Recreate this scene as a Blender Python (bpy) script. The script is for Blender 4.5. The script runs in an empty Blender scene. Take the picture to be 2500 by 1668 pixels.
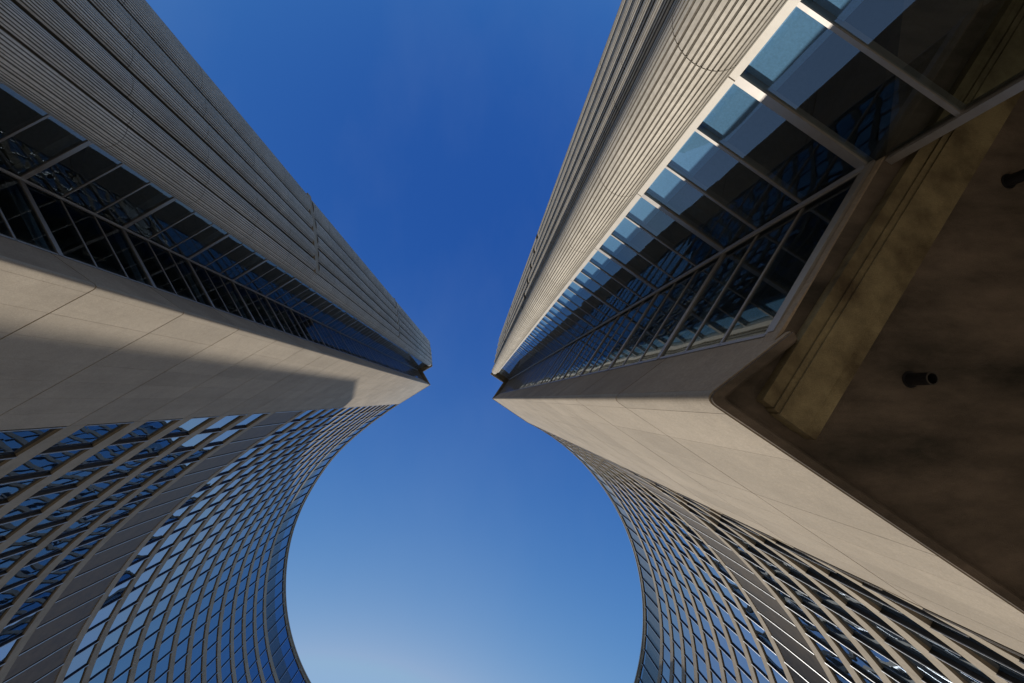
import bpy, bmesh, math, random
from mathutils import Vector, Matrix
random.seed(7)
S = bpy.context.scene
COL = S.collection

# ------------------------------------------------------------------ camera
# plan axes: +X right in the photo, +Y down in the photo (south), +Z up; the lens is at the origin, 1.6 m above the plaza
F, CX, CY, VPX, VPY = 1111.0, 1250.0, 834.0, 1165.0, 973.5
zc = Vector((VPX - CX, VPY - CY, F)).normalized()
xc = (Vector((1, 0, 0)) - zc[0] * zc).normalized()
yc = zc.cross(xc)
M = Matrix((xc, yc, zc))                      # photo frame (right, down, forward) -> world
right, up, back = M @ Vector((1, 0, 0)), -(M @ Vector((0, 1, 0))), -(M @ Vector((0, 0, 1)))
cd = bpy.data.cameras.new('camera')
cam = bpy.data.objects.new('camera', cd)
COL.objects.link(cam)
cam.matrix_world = Matrix((right, up, back)).transposed().to_4x4()
cd.sensor_width = 36.0
cd.lens = 36.0 * F / 2500.0
cd.clip_start, cd.clip_end = 0.05, 8000.0
S.camera = cam
S.render.resolution_x, S.render.resolution_y = 1024, 683

# ------------------------------------------------------------------ light
SUN_EL = math.radians(36.5)
SUN_AZ = Vector((-0.283, 0.959)).normalized()
sun_dir = Vector((SUN_AZ.x * math.cos(SUN_EL), SUN_AZ.y * math.cos(SUN_EL), math.sin(SUN_EL)))
sd = bpy.data.lights.new('sun', 'SUN')
sd.energy = 2.95
sd.angle = math.radians(0.5)
sd.color = (1.0, 0.94, 0.84)
sun = bpy.data.objects.new('sun', sd)
COL.objects.link(sun)
sun.rotation_euler = sun_dir.to_track_quat('Z', 'Y').to_euler()
sun.location = (0, 0, 150)

W = bpy.data.worlds.new('World')
S.world = W
W.use_nodes = True
wt = W.node_tree
wt.nodes.clear()
sky = wt.nodes.new('ShaderNodeTexSky')
sky.sky_type = 'NISHITA'
sky.sun_disc = False
sky.sun_elevation = SUN_EL
sky.sun_rotation = math.atan2(SUN_AZ.x, SUN_AZ.y)
sky.altitude = 100
sky.air_density = 1.0
sky.dust_density = 0.35
sky.ozone_density = 3.0
# faint cirrus drifting over the whole sky
tc = wt.nodes.new('ShaderNodeTexCoord')
mp = wt.nodes.new('ShaderNodeMapping'); mp.inputs['Scale'].default_value = (2.2, 1.1, 1.6); mp.inputs['Rotation'].default_value = (0.3, 0.2, 0.7); mp.inputs['Location'].default_value = (3.3, 1.7, 0.5)
cn_ = wt.nodes.new('ShaderNodeTexNoise'); cn_.inputs['Scale'].default_value = 1.5; cn_.inputs['Detail'].default_value = 7.0; cn_.inputs['Roughness'].default_value = 0.55
cr_ = wt.nodes.new('ShaderNodeValToRGB')
cr_.color_ramp.elements[0].position, cr_.color_ramp.elements[1].position = 0.44, 0.80
cmx = wt.nodes.new('ShaderNodeMix'); cmx.data_type = 'RGBA'
cml = wt.nodes.new('ShaderNodeMath'); cml.operation = 'MULTIPLY'; cml.inputs[1].default_value = 0.07
cmx.inputs['B'].default_value = (3.2, 4.2, 6.2, 1)
wt.links.new(tc.outputs['Generated'], mp.inputs[0]); wt.links.new(mp.outputs[0], cn_.inputs['Vector'])
wt.links.new(cn_.outputs['Fac'], cr_.inputs[0]); wt.links.new(cr_.outputs[0], cml.inputs[0]); wt.links.new(cml.outputs[0], cmx.inputs['Factor'])
bg = wt.nodes.new('ShaderNodeBackground')
bg.inputs['Strength'].default_value = 0.1
# one colour grade over the whole sky: deep blue overhead, paler lower down, as the photograph was developed
sp = wt.nodes.new('ShaderNodeSeparateColor')
hs = wt.nodes.new('ShaderNodeCombineColor')
wt.links.new(sky.outputs[0], sp.inputs[0])
for ch, (gain, power, cap) in enumerate(((0.95, 2.75, 2.7), (0.92, 1.92, 4.3), (2.08, 0.82, 7.2))):
    a = wt.nodes.new('ShaderNodeMath'); a.operation = 'POWER'; a.inputs[1].default_value = power
    b = wt.nodes.new('ShaderNodeMath'); b.operation = 'MULTIPLY'; b.inputs[1].default_value = gain
    d_ = wt.nodes.new('ShaderNodeMath'); d_.operation = 'MINIMUM'; d_.inputs[1].default_value = cap
    wt.links.new(sp.outputs[ch], a.inputs[0]); wt.links.new(a.outputs[0], b.inputs[0]); wt.links.new(b.outputs[0], d_.inputs[0])
    wt.links.new(d_.outputs[0], hs.inputs[ch])
out = wt.nodes.new('ShaderNodeOutputWorld')
wt.links.new(hs.outputs[0], cmx.inputs['A'])
wt.links.new(cmx.outputs['Result'], bg.inputs['Color'])
wt.links.new(bg.outputs[0], out.inputs[0])

S.view_settings.view_transform = 'Standard'
S.view_settings.look = 'None'
S.view_settings.exposure = 0.0
S.view_settings.gamma = 1.0
S.view_settings.use_curve_mapping = False
S.render.engine = 'CYCLES'
S.cycles.max_bounces = 7
S.cycles.transparent_max_bounces = 10
S.cycles.glossy_bounces = 4
S.cycles.caustics_reflective = False
S.cycles.caustics_refractive = False


# ------------------------------------------------------------------ materials
def nodes(name):
    m = bpy.data.materials.new(name)
    m.use_nodes = True
    t = m.node_tree
    t.nodes.clear()
    o = t.nodes.new('ShaderNodeOutputMaterial')
    return m, t, o


def N(t, kind, **kw):
    n = t.nodes.new(kind)
    for k, v in kw.items():
        n.inputs[k].default_value = v
    return n


def concrete(name, a, b, grain=40.0, blotch=0.35, rough=0.85, bump=0.25, streak=0.0, speck=0.0, mottle=0.0, stretch=None):
    m, t, o = nodes(name)
    p = N(t, 'ShaderNodeBsdfPrincipled', Roughness=rough)
    p.inputs['Specular IOR Level'].default_value = 0.25
    g = t.nodes.new('ShaderNodeNewGeometry')
    n1 = N(t, 'ShaderNodeTexNoise', Scale=blotch, Detail=6.0, Roughness=0.62)
    if stretch:
        mq = t.nodes.new('ShaderNodeMapping'); mq.inputs['Rotation'].default_value = (0, 0, stretch[0]); mq.inputs['Scale'].default_value = stretch[1]
        t.links.new(g.outputs['Position'], mq.inputs['Vector']); t.links.new(mq.outputs[0], n1.inputs['Vector'])
    else:
        t.links.new(g.outputs['Position'], n1.inputs['Vector'])
    n2 = N(t, 'ShaderNodeTexNoise', Scale=grain, Detail=3.0, Roughness=0.7)
    t.links.new(g.outputs['Position'], n2.inputs['Vector'])
    oi = t.nodes.new('ShaderNodeObjectInfo')
    mix = t.nodes.new('ShaderNodeMix'); mix.data_type = 'RGBA'
    mix.inputs['A'].default_value = (*a, 1)
    mix.inputs['B'].default_value = (*b, 1)
    r = t.nodes.new('ShaderNodeValToRGB')
    r.color_ramp.elements[0].position, r.color_ramp.elements[1].position = 0.32, 0.68
    t.links.new(n1.outputs['Fac'], r.inputs['Fac'])
    t.links.new(r.outputs['Color'], mix.inputs['Factor'])
    # grain and a small tone shift from piece to piece
    ma = N(t, 'ShaderNodeMath'); ma.operation = 'MULTIPLY_ADD'
    t.links.new(n2.outputs['Fac'], ma.inputs[0]); ma.inputs[1].default_value = 0.6; ma.inputs[2].default_value = 0.68
    mb = N(t, 'ShaderNodeMath'); mb.operation = 'MULTIPLY_ADD'
    t.links.new(oi.outputs['Random'], mb.inputs[0]); mb.inputs[1].default_value = 0.13; mb.inputs[2].default_value = 0.935
    mc = N(t, 'ShaderNodeMath'); mc.operation = 'MULTIPLY'
    t.links.new(ma.outputs[0], mc.inputs[0]); t.links.new(mb.outputs[0], mc.inputs[1])
    last = mc.outputs[0]
    if streak:
        mp = t.nodes.new('ShaderNodeMapping'); mp.inputs['Scale'].default_value = (2.6, 2.6, 0.05)
        t.links.new(g.outputs['Position'], mp.inputs['Vector'])
        n3 = N(t, 'ShaderNodeTexNoise', Scale=1.0, Detail=5.0, Roughness=0.6)
        t.links.new(mp.outputs[0], n3.inputs['Vector'])
        md = N(t, 'ShaderNodeMath'); md.operation = 'MULTIPLY_ADD'
        t.links.new(n3.outputs['Fac'], md.inputs[0]); md.inputs[1].default_value = streak; md.inputs[2].default_value = 1 - streak * 0.5
        me = N(t, 'ShaderNodeMath'); me.operation = 'MULTIPLY'
        t.links.new(last, me.inputs[0]); t.links.new(md.outputs[0], me.inputs[1]); last = me.outputs[0]
    if mottle:
        n4 = N(t, 'ShaderNodeTexNoise', Scale=5.0, Detail=9.0, Roughness=0.78)
        t.links.new(g.outputs['Position'], n4.inputs['Vector'])
        mg = N(t, 'ShaderNodeMath'); mg.operation = 'MULTIPLY_ADD'
        t.links.new(n4.outputs['Fac'], mg.inputs[0]); mg.inputs[1].default_value = mottle; mg.inputs[2].default_value = 1 - mottle * 0.5
        mh = N(t, 'ShaderNodeMath'); mh.operation = 'MULTIPLY'
        t.links.new(last, mh.inputs[0]); t.links.new(mg.outputs[0], mh.inputs[1]); last = mh.outputs[0]
    if speck:
        v = N(t, 'ShaderNodeTexNoise', Scale=22.0, Detail=1.0)
        t.links.new(g.outputs['Position'], v.inputs['Vector'])
        rr = t.nodes.new('ShaderNodeValToRGB')
        rr.color_ramp.elements[0].position, rr.color_ramp.elements[1].position = 0.66, 0.76
        t.links.new(v.outputs['Fac'], rr.inputs['Fac'])
        mf = N(t, 'ShaderNodeMath'); mf.operation = 'MULTIPLY_ADD'
        t.links.new(rr.outputs['Color'], mf.inputs[0]); mf.inputs[1].default_value = speck
        t.links.new(last, mf.inputs[2]); last = mf.outputs[0]
    sc = t.nodes.new('ShaderNodeVectorMath'); sc.operation = 'SCALE'
    t.links.new(mix.outputs['Result'], sc.inputs[0]); t.links.new(last, sc.inputs['Scale'])
    t.links.new(sc.outputs[0], p.inputs['Base Color'])
    bp = N(t, 'ShaderNodeBump', Strength=bump, Distance=0.02)
    t.links.new(n2.outputs['Fac'], bp.inputs['Height'])
    t.links.new(bp.outputs[0], p.inputs['Normal'])
    t.links.new(p.outputs[0], o.inputs[0])
    return m


def metal(name, col, rough=0.35, metallic=0.8, var=0.25, scale=6.0):
    m, t, o = nodes(name)
    p = N(t, 'ShaderNodeBsdfPrincipled', Metallic=metallic)
    g = t.nodes.new('ShaderNodeNewGeometry')
    n = N(t, 'ShaderNodeTexNoise', Scale=scale, Detail=5.0, Roughness=0.6)
    t.links.new(g.outputs['Position'], n.inputs['Vector'])
    ma = N(t, 'ShaderNodeMath'); ma.operation = 'MULTIPLY_ADD'
    t.links.new(n.outputs['Fac'], ma.inputs[0]); ma.inputs[1].default_value = var * 2; ma.inputs[2].default_value = 1 - var
    sc = t.nodes.new('ShaderNodeVectorMath'); sc.operation = 'SCALE'
    sc.inputs[0].default_value = col
    t.links.new(ma.outputs[0], sc.inputs['Scale'])
    t.links.new(sc.outputs[0], p.inputs['Base Color'])
    mr = N(t, 'ShaderNodeMath'); mr.operation = 'MULTIPLY_ADD'
    t.links.new(n.outputs['Fac'], mr.inputs[0]); mr.inputs[1].default_value = 0.25; mr.inputs[2].default_value = rough - 0.12
    t.links.new(mr.outputs[0], p.inputs['Roughness'])
    t.links.new(p.outputs[0], o.inputs[0])
    return m


def wavy_normal(t, scale, strength, dist=0.05):
    g = t.nodes.new('ShaderNodeNewGeometry')
    oi = t.nodes.new('ShaderNodeObjectInfo')
    add = t.nodes.new('ShaderNodeVectorMath'); add.operation = 'ADD'
    rs = t.nodes.new('ShaderNodeVectorMath'); rs.operation = 'SCALE'
    rs.inputs[0].default_value = (37.0, 17.0, 29.0)
    t.links.new(oi.outputs['Random'], rs.inputs['Scale'])
    t.links.new(g.outputs['Position'], add.inputs[0]); t.links.new(rs.outputs[0], add.inputs[1])
    n = N(t, 'ShaderNodeTexNoise', Scale=scale, Detail=1.0, Roughness=0.4)
    t.links.new(add.outputs[0], n.inputs['Vector'])
    b = N(t, 'ShaderNodeBump', Strength=strength, Distance=dist)
    t.links.new(n.outputs['Fac'], b.inputs['Height'])
    return b


def coated_glass(name):
    m, t, o = nodes(name)
    b = wavy_normal(t, 0.42, 1.0, 0.012)
    d = N(t, 'ShaderNodeBsdfDiffuse', Color=(0.010, 0.017, 0.026, 1))
    gl = N(t, 'ShaderNodeBsdfGlossy', Color=(0.68, 0.81, 0.97, 1), Roughness=0.012)
    t.links.new(b.outputs[0], gl.inputs['Normal'])
    lw = N(t, 'ShaderNodeLayerWeight', Blend=0.35)
    ma = N(t, 'ShaderNodeMath'); ma.operation = 'MULTIPLY_ADD'; ma.use_clamp = True
    t.links.new(lw.outputs['Fresnel'], ma.inputs[0]); ma.inputs[1].default_value = 0.6; ma.inputs[2].default_value = 0.36
    mx = t.nodes.new('ShaderNodeMixShader')
    t.links.new(ma.outputs[0], mx.inputs[0]); t.links.new(d.outputs[0], mx.inputs[1]); t.links.new(gl.outputs[0], mx.inputs[2])
    t.links.new(mx.outputs[0], o.inputs[0])
    return m


def clear_glass(name, tint):
    m, t, o = nodes(name)
    b = wavy_normal(t, 0.8, 1.0, 0.004)
    tr = N(t, 'ShaderNodeBsdfTransparent', Color=(*tint, 1))
    gl = N(t, 'ShaderNodeBsdfGlossy', Color=(0.82, 0.92, 1.0, 1), Roughness=0.01)
    t.links.new(b.outputs[0], gl.inputs['Normal'])
    lw = N(t, 'ShaderNodeLayerWeight', Blend=0.30)
    ma = N(t, 'ShaderNodeMath'); ma.operation = 'MULTIPLY_ADD'; ma.use_clamp = True
    t.links.new(lw.outputs['Fresnel'], ma.inputs[0]); ma.inputs[1].default_value = 0.9; ma.inputs[2].default_value = 0.085
    mx = t.nodes.new('ShaderNodeMixShader')
    t.links.new(ma.outputs[0], mx.inputs[0]); t.links.new(tr.outputs[0], mx.inputs[1]); t.links.new(gl.outputs[0], mx.inputs[2])
    t.links.new(mx.outputs[0], o.inputs[0])
    return m


MAT = {
    'panel': concrete('smooth_precast', (0.445, 0.372, 0.282), (0.375, 0.312, 0.235), grain=34, blotch=0.5, streak=0.16, speck=0.16, mottle=0.42),
    'rib': concrete('ribbed_precast', (0.22, 0.19, 0.15), (0.15, 0.13, 0.10), grain=30, blotch=0.7, streak=0.2, bump=0.8),
    'marble': concrete('marble_strip', (0.78, 0.71, 0.605), (0.64, 0.58, 0.49), grain=9, blotch=0.9, streak=0.22, bump=0.35),
    'band': concrete('spandrel_concrete', (0.45, 0.375, 0.28), (0.36, 0.30, 0.22), grain=18, blotch=0.9, streak=0.2, mottle=0.3),
    'return': concrete('return_concrete', (0.42, 0.325, 0.23), (0.33, 0.25, 0.175), grain=20, blotch=0.8, streak=0.2, mottle=0.3),
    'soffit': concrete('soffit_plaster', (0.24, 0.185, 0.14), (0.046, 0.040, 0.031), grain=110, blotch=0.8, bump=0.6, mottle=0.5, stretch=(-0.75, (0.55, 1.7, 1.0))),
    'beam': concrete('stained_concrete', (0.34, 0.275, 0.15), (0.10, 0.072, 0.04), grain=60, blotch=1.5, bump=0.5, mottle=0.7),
    'fascia': concrete('weathered_fascia', (0.34, 0.28, 0.19), (0.13, 0.11, 0.08), grain=14, blotch=1.6),
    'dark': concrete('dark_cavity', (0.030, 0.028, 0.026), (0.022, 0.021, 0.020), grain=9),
    'slab': concrete('interior_slab', (0.30, 0.28, 0.25), (0.25, 0.235, 0.21), grain=9),
    'core': concrete('interior_core', (0.14, 0.13, 0.115), (0.10, 0.095, 0.085), grain=5),
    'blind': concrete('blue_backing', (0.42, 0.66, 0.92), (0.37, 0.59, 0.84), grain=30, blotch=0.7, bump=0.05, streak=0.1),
    'ground': concrete('plaza_concrete', (0.44, 0.375, 0.30), (0.35, 0.30, 0.235), grain=3, blotch=0.12),
    'coping': metal('coping_metal', (0.50, 0.46, 0.40), 0.45, 0.3),
    'fin': metal('bronze_fin', (0.085, 0.075, 0.065), 0.45, 0.5),
    'steel': metal('satin_steel', (0.52, 0.53, 0.55), 0.38, 0.55, 0.06),
    'mullion': metal('aluminium_mullion', (0.38, 0.35, 0.32), 0.45, 0.5, 0.18, 9.0),
    'trim': metal('pale_trim', (0.62, 0.57, 0.50), 0.5, 0.15, 0.06, 4.0),
    'louver': metal('louver_metal', (0.29, 0.232, 0.162), 0.52, 0.3, 0.35, 1.4),
    'attic': metal('attic_panel', (0.16, 0.17, 0.17), 0.30, 0.6, 0.15, 0.7),
    'black': metal('black_enamel', (0.018, 0.017, 0.018), 0.45, 0.2),
    'lens': metal('lamp_lens', (0.05, 0.05, 0.05), 0.15, 0.0),
    'glass': coated_glass('coated_window_glass'),
    'clear': clear_glass('tinted_clear_glass', (0.58, 0.70, 0.76)),
}


# ------------------------------------------------------------------ mesh helpers
class MB:
    def __init__(self):
        self.v, self.f, self.m = [], [], []

    def add(self, vs, fs, mi=0):
        n = len(self.v)
        self.v += [tuple(q) for q in vs]
        self.f += [tuple(i + n for i in f) for f in fs]
        self.m += [mi] * len(fs)
        return self

    def prism(self, poly, z0, z1, mi=0):
        """closed plan polygon extruded between two heights"""
        n = len(poly)
        a = sum(poly[i][0] * poly[(i + 1) % n][1] - poly[(i + 1) % n][0] * poly[i][1] for i in range(n))
        if a < 0:
            poly = poly[::-1]
        vs = [(p[0], p[1], z0) for p in poly] + [(p[0], p[1], z1) for p in poly]
        fs = [(i, (i + 1) % n, n + (i + 1) % n, n + i) for i in range(n)]
        fs += [tuple(range(n - 1, -1, -1)), tuple(range(n, 2 * n))]
        return self.add(vs, fs, mi)

    def ribbon(self, front, rear, z0, z1, mi=0, stripes=False):
        """front and rear plan polylines of equal length joined into a solid strip; stripes: raised faces take material 1"""
        n = len(front)
        k0 = len(self.m)
        vs = []
        for z in (z0, z1):
            vs += [(p[0], p[1], z) for p in front] + [(p[0], p[1], z) for p in rear]
        fs = []
        o = 2 * n
        for i in range(n - 1):
            fs.append((i, i + 1, o + i + 1, o + i))
            fs.append((n + i + 1, n + i, o + n + i, o + n + i + 1))
            fs.append((i + 1, i, n + i, n + i + 1))
            fs.append((o + i, o + i + 1, o + n + i + 1, o + n + i))
        fs.append((n, 0, o, o + n))
        fs.append((n - 1, 2 * n - 1, o + 2 * n - 1, o + n - 1))
        self.add(vs, fs, mi)
        if stripes:
            for i in range(0, n - 1, 4):
                self.m[k0 + 4 * i] = 1
        return self

    def build(self, name, mats, parent=None, smooth=False, keep=False, **props):
        me = bpy.data.meshes.new(name)
        me.from_pydata(self.v, [], self.f)
        if not isinstance(mats, (list, tuple)):
            mats = [mats]
        for q in mats:
            me.materials.append(MAT[q])
        if len(mats) > 1:
            me.polygons.foreach_set('material_index', self.m)
        bm = bmesh.new(); bm.from_mesh(me)
        (None if keep else bmesh.ops.recalc_face_normals(bm, faces=bm.faces))
        bm.to_mesh(me); bm.free()
        if smooth:
            me.polygons.foreach_set('use_smooth', [True] * len(me.polygons))
        me.update()
        return link(name, me, parent, **props)


def link(name, me, parent=None, **props):
    o = bpy.data.objects.new(name, me)
    COL.objects.link(o)
    if parent:
        o.parent = parent
    for k, v in props.items():
        o[k] = v
    return o


def vec(p):
    return Vector((p[0], p[1]))


def lerp(a, b, t):
    return a + (b - a) * t


MI = M.transposed()


def pix(p):
    q = MI @ Vector(p)
    if q.z <= 0.05:
        return None
    return (CX + F * q.x / q.z, CY + F * q.y / q.z)


def seen_area(quad):
    """rough size in the picture, used only to pick which repeats become single objects"""
    ps = [pix(q) for q in quad]
    if any(p is None for p in ps):
        return 0
    cx = sum(p[0] for p in ps) / len(ps); cy = sum(p[1] for p in ps) / len(ps)
    if not (-60 < cx < 2560 and -60 < cy < 1728):
        return 0
    n = len(ps)
    return abs(sum(ps[i][0] * ps[(i + 1) % n][1] - ps[(i + 1) % n][0] * ps[i][1] for i in range(n))) / 2


def emit(name, items, mats, parent, limit=295):
    """items: (area, MB) - the largest become objects, the rest one joined part"""
    items = sorted(items, key=lambda q: -q[0])
    rest = MB()
    for i, (a, mb) in enumerate(items):
        if i < limit and a > 0:
            mb.build(name, mats, parent)
        else:
            n = len(rest.v)
            rest.v += mb.v; rest.f += [tuple(q + n for q in f) for f in mb.f]; rest.m += mb.m
    if rest.f:
        rest.build(name, mats, parent, kind='stuff')


FL = 3.63           # storey height
GROUND = -1.6


# ------------------------------------------------------------------ the plaza
g = MB()
nseg = 48
g.prism([(2500 * math.cos(i * 2 * math.pi / nseg), 2500 * math.sin(i * 2 * math.pi / nseg)) for i in range(nseg)], GROUND - 0.5, GROUND)
g.build('ground', 'ground', kind='structure')


# ------------------------------------------------------------------ tower
def tower(cfg):
    root = bpy.data.objects.new('office_tower', None)
    COL.objects.link(root)
    root['label'] = cfg['label']; root['category'] = 'tower'; root['group'] = 'curved concrete office towers'
    c, R = vec(cfg['c']), cfg['R']
    z0, H = cfg['z0'], cfg['H']
    zk = lambda k: z0 + FL * k
    a0, da, nb, sg = cfg['a0'], cfg['da'], cfg['bays'], cfg['sg']
    top, mech, att = cfg['top'], cfg['mech'], cfg['att']
    rng = random.Random(cfg['seed'])
    ang = lambda i: math.radians(a0 + sg * da * i)
    prof = cfg.get('prof')
    def dev(a):
        if not prof:
            return 0.0
        u = abs(math.degrees(a) - a0)
        for (u0, v0), (u1, v1) in zip(prof, prof[1:]):
            if u <= u1:
                t = (u - u0) / (u1 - u0)
                return v0 + (v1 - v0) * t * t * (3 - 2 * t)
        return prof[-1][1]
    pt = lambda r, a: c + Vector((math.cos(a), math.sin(a))) * (r + dev(a))
    arc = lambda r, i0, i1, n: [pt(r, lerp(ang(i0), ang(i1), j / n)) for j in range(n + 1)]
    tip, conc, ret, crease, trim = (vec(cfg[q]) for q in ('tip', 'conc', 'ret', 'crease', 'trim'))
    stip, snotch = vec(cfg['slab_tip']), vec(cfg['slab_notch'])
    BH, GD = 0.95, 0.12             # spandrel height, glass set-back

    # ---- concave facade: spandrels, panes, fins
    kb = cfg['kb']
    step = 4
    for k in range(kb, att + 1):
        if k == mech + 1:
            continue
        for i in range(0, nb, step):
            j = min(nb, i + step)
            e = 0.006 / (R * math.radians(da))
            n = 2 * (j - i)
            MB().ribbon(arc(R, i + e, j - e, n), arc(R + 0.55, i + e, j - e, n), zk(k), zk(k) + BH).build('spandrel', 'band', root)
    panes, fins = [], []
    for k in range(kb, att):
        if k in (mech, mech + 1):
            continue
        lo, hi = zk(k) + BH, zk(k + 1)
        for i in range(nb):
            p, q = pt(R + GD, ang(i)), pt(R + GD, ang(i + 1))
            nrm = (c - (p + q) / 2).normalized()
            w1, w2, w3, w4 = (rng.uniform(-0.010, 0.010) for _ in range(4))
            f = [(*(p + nrm * w1), lo - 0.05), (*(q + nrm * w2), lo - 0.05), (*(q + nrm * w3), hi + 0.05), (*(p + nrm * w4), hi + 0.05)]
            b = [(v[0] - nrm.x * 0.05, v[1] - nrm.y * 0.05, v[2]) for v in f]
            mb = MB().add(f + b, [(0, 1, 2, 3), (7, 6, 5, 4), (0, 4, 5, 1), (1, 5, 6, 2), (2, 6, 7, 3), (3, 7, 4, 0)])
            panes.append((seen_area(f), mb))

    def fin(i, lo, hi, d0=-0.035, d1=GD + 0.02, w=0.065):
        a = ang(i)
        rad = Vector((math.cos(a), math.sin(a))); tan = Vector((-rad.y, rad.x))
        A, B = pt(R + d0, a), pt(R + d1, a)
        h = tan * w / 2
        m = A + rad * 0.030
        mb = MB()
        mb.prism([m - h, m + h, B + h, B - h], lo, hi, 0)
        mb.prism([A - h * 1.15, A + h * 1.15, m + h * 1.15, m - h * 1.15], lo, hi, 1)
        return (seen_area([(*A, lo), (*B, lo), (*B, hi), (*A, hi)]) + seen_area([(*(A - h), lo), (*(A + h), lo), (*(A + h), hi), (*(A - h), hi)]), mb)

    for k in range(kb, att):
        if k == mech + 1:
            continue
        hi = zk(k + 2) if k == mech else zk(k + 1)
        for i in range(nb + 1):
            fins.append(fin(i + (0.022 if i == 0 else 0), zk(k) + BH + 0.002, hi - 0.002))
    emit('window_pane', panes, 'glass', root)
    emit('window_fin', fins, ['fin', 'steel'], root)

    # ---- louvred plant storey: folded metal sheets, one per bay
    lo, hi = zk(mech) + BH, zk(mech + 2)
    for i in range(nb):
        ff, bb = [], []
        nr = 9
        for j in range(nr * 2 + 1):
            a = lerp(ang(i), ang(i + 1), j / (nr * 2))
            ff.append(pt(R + GD - (0.10 if j % 2 else 0.0), a)); bb.append(pt(R + GD + 0.05, a))
        MB().ribbon(ff, bb, lo - 0.03, hi + 0.03).build('louver_panel', 'louver', root)

    # ---- attic: tall glazed storey under the roof fascia
    lo, hi = zk(att) + BH, H - 1.05
    mid = lerp(lo, hi, cfg['attic_split'])
    ap, ag, af = [], [], []
    for i in range(nb):
        p, q = pt(R + 0.14, ang(i)), pt(R + 0.14, ang(i + 1))
        r_, s_ = pt(R + 0.22, ang(i)), pt(R + 0.22, ang(i + 1))
        ap.append((1, MB().prism([p, q, s_, r_], lo - 0.05, mid)))
        p2, q2 = pt(R + 0.15, ang(i)), pt(R + 0.15, ang(i + 1))
        ag.append((1, MB().prism([p2, q2, s_, r_], mid + 0.03, hi + 0.02)))
    for i in range(nb + 1):
        af.append(fin(i + (0.03 if i == 0 else 0), lo + 0.002, hi - 0.002, -0.03, 0.16, 0.06))
    emit('attic_panel', ap, 'attic', root)
    emit('attic_pane', ag, 'glass', root)
    emit('attic_fin', af, ['fin', 'steel'], root)
    for i in range(0, nb, 2):
        j = min(nb, i + 2)
        e = 0.012 / (R * math.radians(da))
        MB().ribbon(arc(R + 0.02, i + e, j - e, 4), arc(R + 0.45, i + e, j - e, 4), H - 1.05, H - 0.32).build('roof_fascia', 'fascia', root)

    # ---- smooth panel wall beside the notch
    d = (conc - tip).normalized()
    inn = Vector((-d.y, d.x))
    if inn.dot(c - tip) > 0:
        inn = -inn                                       # into the building
    Lw = (conc - tip).length
    ncol = 7
    start = 0.32                                          # the corner piece takes the first stretch
    ws = [start + (Lw - start) * j / ncol for j in range(ncol + 1)]
    kp = cfg['kp']
    roofk = H - 0.55
    rd = (ret - tip).normalized()
    rout = Vector((-rd.y, rd.x))
    if rout.dot(inn) < 0 and rout.dot(d) > 0:
        rout = -rout
    # rounded corner profile: from the panel face round to the return face
    rr = 0.17
    P1, P2 = tip + d * rr, tip + rd * rr
    corner = [tip + d * start] + [(1 - t) ** 2 * P1 + 2 * t * (1 - t) * tip + t * t * P2 for t in [q / 8 for q in range(9)]]
    cen = tip + (d + rd).normalized() * 0.42
    levels = []
    k = kp
    while zk(k) < roofk - 0.2:
        levels.append((zk(k) if k > kp else cfg['pbot'], min(zk(k + 1), roofk)))
        k += 1
    g1, g2 = 0.019, 0.003
    colmesh = {}
    for (lo, hi) in levels:
        for j in range(ncol):
            s0, s1 = ws[j] + g2, ws[j + 1] - g2
            off = rng.uniform(-0.0015, 0.0015)
            A, B = tip + d * s0 + inn * off, tip + d * s1 + inn * off
            MB().prism([A, B, B + inn * 0.10, A + inn * 0.10], lo + g1, hi - g1).build('wall_panel', 'panel', root)
        front = [corner[0] - d * g2] + corner[1:]
        rear = [lerp(q, cen, 0.35) for q in front]
        MB().ribbon(front, rear, lo + g1, hi - g1).build('corner_panel', 'panel', root)
        # return faces (deeper joints than the front)
        A, B = P2 + rd * 0.004, ret
        nin = Vector((rd.y, -rd.x))
        if nin.dot(d) < 0:
            nin = -nin
        MB().prism([A, B, B + nin * 0.12, A + nin * 0.12], lo + g1, hi - g1).build('return_panel', 'return', root)
    # solid wall behind the panels
    A, B = tip + d * 0.35 + inn * 0.103, conc - d * 0.005 + inn * 0.103
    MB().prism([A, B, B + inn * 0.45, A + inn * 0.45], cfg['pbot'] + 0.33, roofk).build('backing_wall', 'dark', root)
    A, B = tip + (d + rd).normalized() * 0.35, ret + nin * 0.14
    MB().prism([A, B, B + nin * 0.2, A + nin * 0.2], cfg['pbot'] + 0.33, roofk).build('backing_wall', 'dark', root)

    # ---- notch glazing: face A runs trim -> crease, face B crease -> return
    gz0 = cfg['gz0']; gtop = H - 1.15
    third = FL / 3
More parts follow.
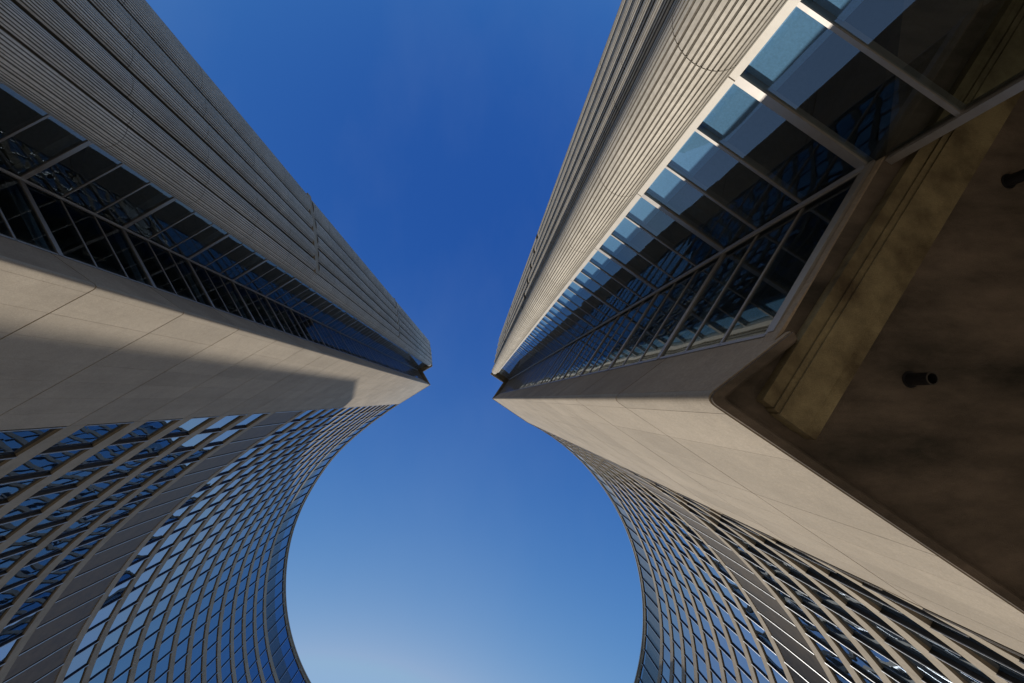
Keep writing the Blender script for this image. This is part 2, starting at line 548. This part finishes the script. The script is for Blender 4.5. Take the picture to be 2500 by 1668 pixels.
    def notch_face(p, q, zlo, bar_mat, nm):
        dd = (q - p).normalized(); L = (q - p).length
        nn = Vector((-dd.y, dd.x))
        mid_ = (p + q) / 2
        if nn.dot(-mid_) < 0:
            nn = -nn                                     # towards the open air
        z = gz0
        while z - third > zlo - 0.3:
            z -= third
        n = round((z - gz0) / third)
        while z < gtop:
            big = n % 3 == 0
            hh = 0.075 if big else 0.03
            zt = min(z + third, gtop)
            if z + hh < gtop:
                A, B = p + nn * (0.035 if big else 0.02), q + nn * (0.035 if big else 0.02)
                MB().prism([A, B, B - nn * 0.13, A - nn * 0.13], z - hh, z + hh).build('heavy_mullion' if big else 'mullion', bar_mat, root)
            hn = 0.075 if (n + 1) % 3 == 0 else 0.03
            lo_, hi_ = z + hh + 0.001, (zt - hn - 0.001 if zt < gtop else gtop)
            if hi_ > lo_ + 0.1:
                w = [rng.uniform(-0.004, 0.004) for _ in range(4)]
                A, B = p + dd * 0.03, q - dd * 0.03
                f = [(*(A + nn * w[0]), lo_), (*(B + nn * w[1]), lo_), (*(B + nn * w[2]), hi_), (*(A + nn * w[3]), hi_)]
                e1, e2 = Vector(f[1]) - Vector(f[0]), Vector(f[3]) - Vector(f[0])
                MB().add(f, [(0, 1, 2, 3) if e1.cross(e2).dot(Vector((nn.x, nn.y, 0))) > 0 else (3, 2, 1, 0)]).build('notch_pane', 'clear', root, keep=True)
            z += third; n += 1
        return nn
    nA = notch_face(trim, crease, cfg['a_bottom'], 'mullion', 'a')
    nB = notch_face(crease, ret, cfg['b_bottom'], 'mullion', 'b')
    # crease post, trim along the ribbed nose, jamb at the return
    cn = (nA + nB).normalized()
    tA, tB = (trim - crease).normalized(), (ret - crease).normalized()
    MB().prism([crease + cn * 0.075, crease + tA * 0.06 + cn * 0.06, crease + tA * 0.06 - cn * 0.1, crease + tB * 0.06 - cn * 0.1, crease + tB * 0.06 + cn * 0.06], cfg['b_bottom'], gtop).build('corner_post', 'mullion', root)
    k = -1
    while True:
        lo, hi = gz0 + FL * k, min(gz0 + FL * (k + 1), gtop + 0.3)
        if lo > gtop:
            break
        lo = max(lo, cfg['a_bottom'])
        if hi > lo + 0.1:
            A = trim + nA * 0.07
            B = trim - tA * 0.0
            e = tA
            MB().prism([A - e * 0.01, A + e * 0.165, A + e * 0.165 - nA * 0.2, A - e * 0.01 - nA * 0.2], lo + 0.012, hi - 0.012).build('edge_trim', 'trim', root)
            MB().prism([ret + nB * 0.02 + tB * 0.01, ret + nB * 0.02 - tB * 0.045, ret - nB * 0.1 - tB * 0.045, ret - nB * 0.1 + tB * 0.01], max(lo, cfg['b_bottom']) + 0.006, max(hi, cfg['b_bottom'] + 0.1) - 0.006).build('jamb', 'mullion', root)
        k += 1

    # ---- ribbed shell: fluted panels with fine ribs, one per storey
    gr = [vec(q) for q in cfg['grooves']]
    nose_c, nose_r = vec(cfg['nose_c']), cfg['nose_r']
    nend = vec(cfg.get('nose_end', cfg['grooves'][0]))
    profs = []
    an = lambda v: math.atan2(v.y, v.x)
    def ribbed(points, centre_side, pitch=0.078, depth=0.016, gw=0.42):
        """resample a plan curve and press rib grooves into it"""
        ln = [0]
        for a, b in zip(points, points[1:]):
            ln.append(ln[-1] + (b - a).length)
        nr = max(3, round(ln[-1] / pitch))
        def at(s):
            s = min(max(s, 0), ln[-1])
            for i in range(len(points) - 1):
                if s <= ln[i + 1] + 1e-9:
                    t = (s - ln[i]) / (ln[i + 1] - ln[i])
                    tg = (points[i + 1] - points[i]).normalized()
                    return points[i].lerp(points[i + 1], t), tg
        front = []
        w = [rng.uniform(0.72, 1.28) for _ in range(nr)]
        edges = [0.0]
        for q in w:
            edges.append(edges[-1] + q * ln[-1] / sum(w))
        for j in range(nr):
            e0, e1 = edges[j], edges[j + 1]
            P = e1 - e0
            for (s, dep) in ((e0 + 0.001, 0), (e0 + P * (1 - gw), 0), (e0 + P * (1 - gw) + 0.006, depth), (e1 - 0.005, depth)):
                q, tg = at(s)
                nm = Vector((-tg.y, tg.x))
                if nm.dot(centre_side - q) < 0:
                    nm = -nm
                front.append(q + nm * dep)
        q, tg = at(ln[-1]); front.append(q)
        return front
    # nose: round from the trim to the first groove
    nst = trim + tA * 0.17 + nA * 0.01
    aA, aB = an(nst - nose_c), an(nend - nose_c)
    while aB - aA > math.pi: aB -= 2 * math.pi
    while aA - aB > math.pi: aB += 2 * math.pi
    rA, rB = (nst - nose_c).length, (nend - nose_c).length
    if cfg['nose_flip']:
        aB += 2 * math.pi if aB < aA else -2 * math.pi
    npts = []
    for j in range(25):
        t = j / 24
        bulge = math.sin(math.pi * t)
        r = lerp(rA, rB, t) * (1 - bulge) + nose_r * bulge
        a = lerp(aA, aB, t)
        npts.append(nose_c + Vector((math.cos(a), math.sin(a))) * r)
    fr = ribbed(npts, nose_c, 0.088, 0.018, 0.36)
    profs.append((fr, [lerp(q, nose_c, 0.45) for q in fr]))
    inside = vec(cfg['shell_inside'])
    for a, b in zip(gr, gr[1:]):
        t_ = (b - a).normalized(); n_ = Vector((-t_.y, t_.x))
        if n_.dot(inside - a) < 0:
            n_ = -n_
        L = (b - a).length
        A = a + t_ * 0.05
        pts = []
        for j in range(13):
            u = j / 12
            pts.append(a + t_ * (0.06 + (L - 0.12) * u) - n_ * cfg.get('bulge', 0.2) * (1 - (2 * u - 1) ** 2) ** 0.7)
        fr = ribbed(pts, inside, 0.07, 0.02, 0.40)
        profs.append((fr, [q + n_ * 0.28 for q in fr]))
    k = cfg['ks']
    while zk(k) < H - 0.6:
        lo, hi = zk(k), min(zk(k + 1), H - 0.45)
        for pi, (fr, bk) in enumerate(profs):
            if k in cfg['belts'] and pi > 0:
                MB().ribbon(fr, bk, lo + 0.62, hi - 0.012, stripes=True).build('ribbed_panel', ['rib', 'marble'], root)
            else:
                MB().ribbon(fr, bk, lo + 0.007, hi - 0.007, stripes=True).build('ribbed_panel', ['rib', 'marble'], root)
        if k in cfg['belts']:
            off = [q - (inside - q).normalized() * 0.10 for q in gr]
            MB().ribbon(off, [q + (inside - q).normalized() * 0.3 for q in off], lo + 0.02, lo + 0.585).build('belt_course', 'band', root)
        k += 1
    # continuous dark backing seen in grooves and joints
    bk = [gr[0]] + gr[1:]
    back_line, back_rear = [], []
    for i, q in enumerate(gr):
        t_ = (gr[min(i + 1, len(gr) - 1)] - gr[max(i - 1, 0)]).normalized(); n_ = Vector((-t_.y, t_.x))
        if n_.dot(inside - q) < 0:
            n_ = -n_
        back_line.append(q + n_ * 0.10); back_rear.append(q + n_ * 0.40)
    MB().ribbon(back_line, back_rear, GROUND, H - 0.45).build('shell_backing', 'core', root)
    na = [nose_c + (q - nose_c) * 0.72 for q in npts]; nb_ = [nose_c + (q - nose_c) * 0.3 for q in npts]
    MB().ribbon(na, nb_, GROUND, H - 0.45).build('shell_backing', 'core', root)

    # ---- hidden outer wall and far end close the volume; end placed to shape sunlight
    sil = gr[-1]
    far_in, far_out = pt(R, ang(nb)), vec(cfg['far_out'])
    ctrl = vec(cfg['outer_ctrl'])
    outer = []
    for j in range(41):
        t = j / 40
        outer.append((1 - t) ** 2 * sil + 2 * t * (1 - t) * ctrl + t * t * far_out)
    orear = [q + (c - q).normalized() * 0.5 for q in outer]
    MB().ribbon(outer, orear, GROUND, H - 0.3).build('outer_wall', 'band', root)
    ed = (far_out - far_in).normalized(); en = Vector((-ed.y, ed.x))
    if en.dot(tip - far_in) < 0:
        en = -en
    MB().prism([far_in + ed * 0.02, far_out, far_out + en * 0.5, far_in + en * 0.5 + ed * 0.02], cfg['pbot'], H - 0.3).build('end_wall', 'panel', root)

    # ---- roof slab with its notch, dark shadow gap and pale coping
    outline = arc(R, 0, nb, nb * 2)[::-1] + [conc + (tip - conc) * 0.01, tip, snotch, stip] + gr[:] + outer[1:] + [far_out]
    MB().prism(arc(R + 0.06, 0, nb, nb * 2)[::-1] + [conc + inn * 0.05, tip + (d + rd).normalized() * 0.08, snotch - cn * 0.03, lerp(stip, inside, 0.02)] + gr + outer[1:], H - 0.44, H - 0.10).build('roof_slab', 'fascia', root)
    def inset(poly, dist):
        n = len(poly); res = []
        area = sum(poly[i].x * poly[(i + 1) % n].y - poly[(i + 1) % n].x * poly[i].y for i in range(n))
        sgn = 1 if area > 0 else -1
        for i in range(n):
            a, b, e = poly[i - 1], poly[i], poly[(i + 1) % n]
            t1 = (b - a); t2 = (e - b)
            if t1.length < 1e-6 or t2.length < 1e-6:
                res.append(b); continue
            t1.normalize(); t2.normalize()
            n1 = Vector((-t1.y, t1.x)) * sgn; n2 = Vector((-t2.y, t2.x)) * sgn
            mm = (n1 + n2)
            if mm.length < 1e-6:
                res.append(b); continue
            mm.normalize()
            res.append(b + mm * dist / max(0.35, mm.dot(n1)))
        return res
    ol = arc(R, 0, nb, nb * 2)[::-1] + [tip, snotch, stip] + gr + outer[1:]
    MB().prism(inset(ol, -0.06), H - 0.098, H + 0.10).build('roof_coping', 'coping', root)

    # ---- inside the glazed corner: floor slabs, a cross wall, backing strip behind the glass
    cw0 = tip + d * 5.2 + inn * 0.7
    cw1 = lerp(gr[-1], sil, 1.0) + (conc - tip).normalized() * 4.0
    inpoly = [tip + (d + rd).normalized() * 0.7, tip + d * 5.2 + inn * 0.8, cw1, gr[-1] + (inside - gr[-1]).normalized() * 0.6, gr[2] + (inside - gr[2]).normalized() * 0.6, nose_c + (inside - nose_c).normalized() * 0.45, trim - nA * 0.30 + tA * -0.2, crease - cn * 0.32, ret - nB * 0.30]
    k = max(1, cfg['ks'])
    while zk(k) < H - 2:
        MB().prism(inpoly, zk(k) + 0.12, zk(k) + 0.50).build('floor_slab', 'slab', root)
        k += 1
    MB().prism([cw0, cw1, cw1 + d * 0.3, cw0 + d * 0.3], max(cfg['pbot'], GROUND) + 0.3, H - 0.5).build('core_wall', 'core', root)
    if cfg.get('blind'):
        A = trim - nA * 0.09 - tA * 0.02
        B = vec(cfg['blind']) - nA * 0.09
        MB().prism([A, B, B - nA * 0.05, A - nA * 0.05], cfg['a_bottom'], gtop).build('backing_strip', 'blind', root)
    return dict(root=root, tip=tip, d=d, inn=inn, ret=ret, rd=rd, nin=nin, crease=crease, nA=nA, nB=nB, tB=tB, tA=tA, cn=cn, inside=inside)


# plan of the taller (left in the photo) tower; metres from the lens
LEFT = dict(
    label='taller curved tower on the left with shaded ribbed nose and half shadowed panels',
    seed=3, bulge=0.15, prof=((0, 0.33), (3, 0.08), (7, -0.14), (13, -0.28), (30, -0.05), (52, 0.28), (68, 0.22), (100, 0.1)), c=(-0.10, 34.70), R=37.0, a0=-115.8, da=3.237, bays=30, sg=-1, z0=5.25, H=98.0, top=25, mech=9, att=23, kb=1, attic_split=0.52,
    tip=(-9.97, -2.92), conc=(-16.25, 1.08), ret=(-11.27, -3.82), crease=(-12.57, -5.97), trim=(-10.86, -7.17),
    slab_tip=(-9.64, -6.84), slab_notch=(-11.60, -5.66), kp=-1, pbot=GROUND, gz0=5.55 + 0.0, a_bottom=1.6, b_bottom=1.6, ks=-1, belts=(6, 14),
    grooves=[(-9.71, -7.47), (-9.79, -8.29), (-9.88, -9.18), (-9.98, -10.07), (-10.19, -11.11), (-10.42, -12.31)],
    nose_c=(-10.28, -7.45), nose_r=0.62, nose_flip=False, shell_inside=(-14.5, -9.0), far_out=(-32.15, 65.8), outer_ctrl=(-82, 18))  # unseen far end placed so its shadow cuts across the panel wall
RIGHT = dict(
    label='shorter curved tower on the right with a sunlit ribbed nose and a dark overhanging soffit',
    seed=5, c=(-6.45, 34.67), R=34.16, a0=-63.85, da=3.66, bays=26, sg=1, z0=5.10, H=78.4, top=20, mech=7, att=18, kb=0, attic_split=0.88,  # arc ends early, out of view, so sun reaches the whole facade
    tip=(2.62, 0.0), conc=(8.62, 4.00), ret=(3.756, -0.807), crease=(5.35, -3.156), trim=(3.55, -4.42),
    slab_tip=(2.29, -4.18), slab_notch=(4.50, -2.77), kp=0, pbot=5.14, gz0=5.55, a_bottom=-1.4, b_bottom=5.50, ks=-2, belts=(6, 12),
    nose_end=(2.47, -4.94),
    bulge=0.25,
    grooves=[(2.95, -5.02), (2.98, -5.90), (3.17, -6.80), (3.37, -7.75), (3.58, -8.75), (3.78, -9.70), (3.96, -10.60)],
    nose_c=(3.03, -4.72), nose_r=0.60, nose_flip=False, shell_inside=(8.0, -7.0), far_out=(29.0, 66.0), outer_ctrl=(62, 10), blind=(3.99, -4.11))
TL = tower(LEFT)
TR = tower(RIGHT)

# ------------------------------------------------------------------ underside of the right tower
r = TR['root']
tip, d, inn, ret, rd, nin = (TR[q] for q in ('tip', 'd', 'inn', 'ret', 'rd', 'nin'))
dB = -TR['tB']                                        # along face B, away from the return, towards the crease and beyond
dB = Vector((0.59, -0.807)).normalized()
nb2 = Vector((0.807, 0.59)).normalized()
on = lambda s, w: dB * s + nb2 * w
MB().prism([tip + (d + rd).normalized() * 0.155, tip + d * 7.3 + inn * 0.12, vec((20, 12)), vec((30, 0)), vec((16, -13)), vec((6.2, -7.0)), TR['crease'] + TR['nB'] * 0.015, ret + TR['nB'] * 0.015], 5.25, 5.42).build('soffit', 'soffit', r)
# drip edge round the foot of the panels, with a rounded corner
def drip(off0, off1, za, zb, name, mat):
    outer_, inner_ = [], []
    for off, lst in ((off0, outer_), (off1, inner_)):
        O = tip + (d + rd).normalized() * (off / max(0.2, abs((d + rd).normalized().dot(inn))))
        rr = 0.17 - off * 0.6
        lst.append(O + d * 7.2)
        for q in range(9):
            t = q / 8
            lst.append((1 - t) ** 2 * (O + d * rr) + 2 * t * (1 - t) * O + t * t * (O + rd * rr))
        lst.append(ret + nin * off + rd * (-off * 0.2))
    MB().ribbon(outer_, inner_, za, zb).build(name, mat, r)
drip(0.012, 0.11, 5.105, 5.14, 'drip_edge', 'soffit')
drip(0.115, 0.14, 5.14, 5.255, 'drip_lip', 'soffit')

# stepped beam below face B
def strip(s0, s1, w0, w1, za, zb, name, mat):
    MB().prism([on(s0, w0), on(s1, w0), on(s1, w1), on(s0, w1)], za, zb).build(name, mat, r)
strip(2.683, 9.728, 2.499, 2.662, 5.255, 5.520, 'sill_board', 'return')
strip(1.946, 9.728, 2.683, 2.831, 5.100, 5.245, 'beam_ledge', 'beam')
strip(1.925, 9.728, 2.836, 2.907, 5.075, 5.245, 'beam_ledge', 'beam')
strip(1.905, 9.728, 2.910, 3.270, 5.050, 5.245, 'soffit_beam', 'beam')
strip(1.915, 9.728, 3.273, 3.425, 5.065, 5.245, 'beam_ledge', 'beam')
# bottom rail and apron of face B
tB, nB = TR['tB'], TR['nB']
cr = TR['crease']
MB().prism([cr + nB * 0.07, ret + nB * 0.07, ret - nB * 0.12, cr - nB * 0.12], 5.39, 5.499).build('bottom_rail', 'mullion', r)
MB().prism([cr + nB * 0.03, ret + nB * 0.03, ret - nB * 0.06, cr - nB * 0.06], 5.26, 5.385).build('apron_board', 'return', r)
# post carrying face A down to the plaza
tA, nA = TR['tA'], TR['nA']
MB().prism([cr + nA * 0.06 + tA * 0.0, cr + nA * 0.06 - tA * 0.10, cr - nA * 0.14 - tA * 0.10, cr - nA * 0.14], GROUND, 5.385).build('door_post', 'mullion', r)
MB().prism([vec((9.5, 5.5)), vec((20, 11.5)), vec((29.5, 0)), vec((16, -12.5)), vec((9.0, -7.0))], GROUND, 5.245).build('core_base', 'core', r)

# ------------------------------------------------------------------ downlights hanging from the soffit
def downlight(x, y, label):
    t = bpy.data.objects.new('ceiling_downlight', None)
    COL.objects.link(t)
    t.location = (x, y, 5.25)
    t['label'] = label; t['category'] = 'light'; t['group'] = 'downlights under the overhang'
    n = 24
    def ring(ro, ri, za, zb):
        f = [Vector((ro * math.cos(2 * math.pi * i / n), ro * math.sin(2 * math.pi * i / n))) for i in range(n + 1)]
        b = [Vector((ri * math.cos(2 * math.pi * i / n), ri * math.sin(2 * math.pi * i / n))) for i in range(n + 1)]
        return MB().ribbon(f, b, za, zb)
    h = ring(0.076, 0.067, -0.275, -0.012).build('housing', 'black', t, smooth=False)
    ring(0.080, 0.063, -0.284, -0.2755).build('rim', 'fin', h)
    ring(0.105, 0.02, -0.011, -0.001).build('ceiling_plate', 'black', t)
    MB().prism([(0.066 * math.cos(2 * math.pi * i / n), 0.066 * math.sin(2 * math.pi * i / n)) for i in range(n)], -0.15, -0.13).build('lens', 'lens', t)
downlight(5.33, -0.235, 'black tube light under the soffit beside the blunt beam end')
downlight(7.05, -2.88, 'black tube light under the soffit at the right edge of the photo')
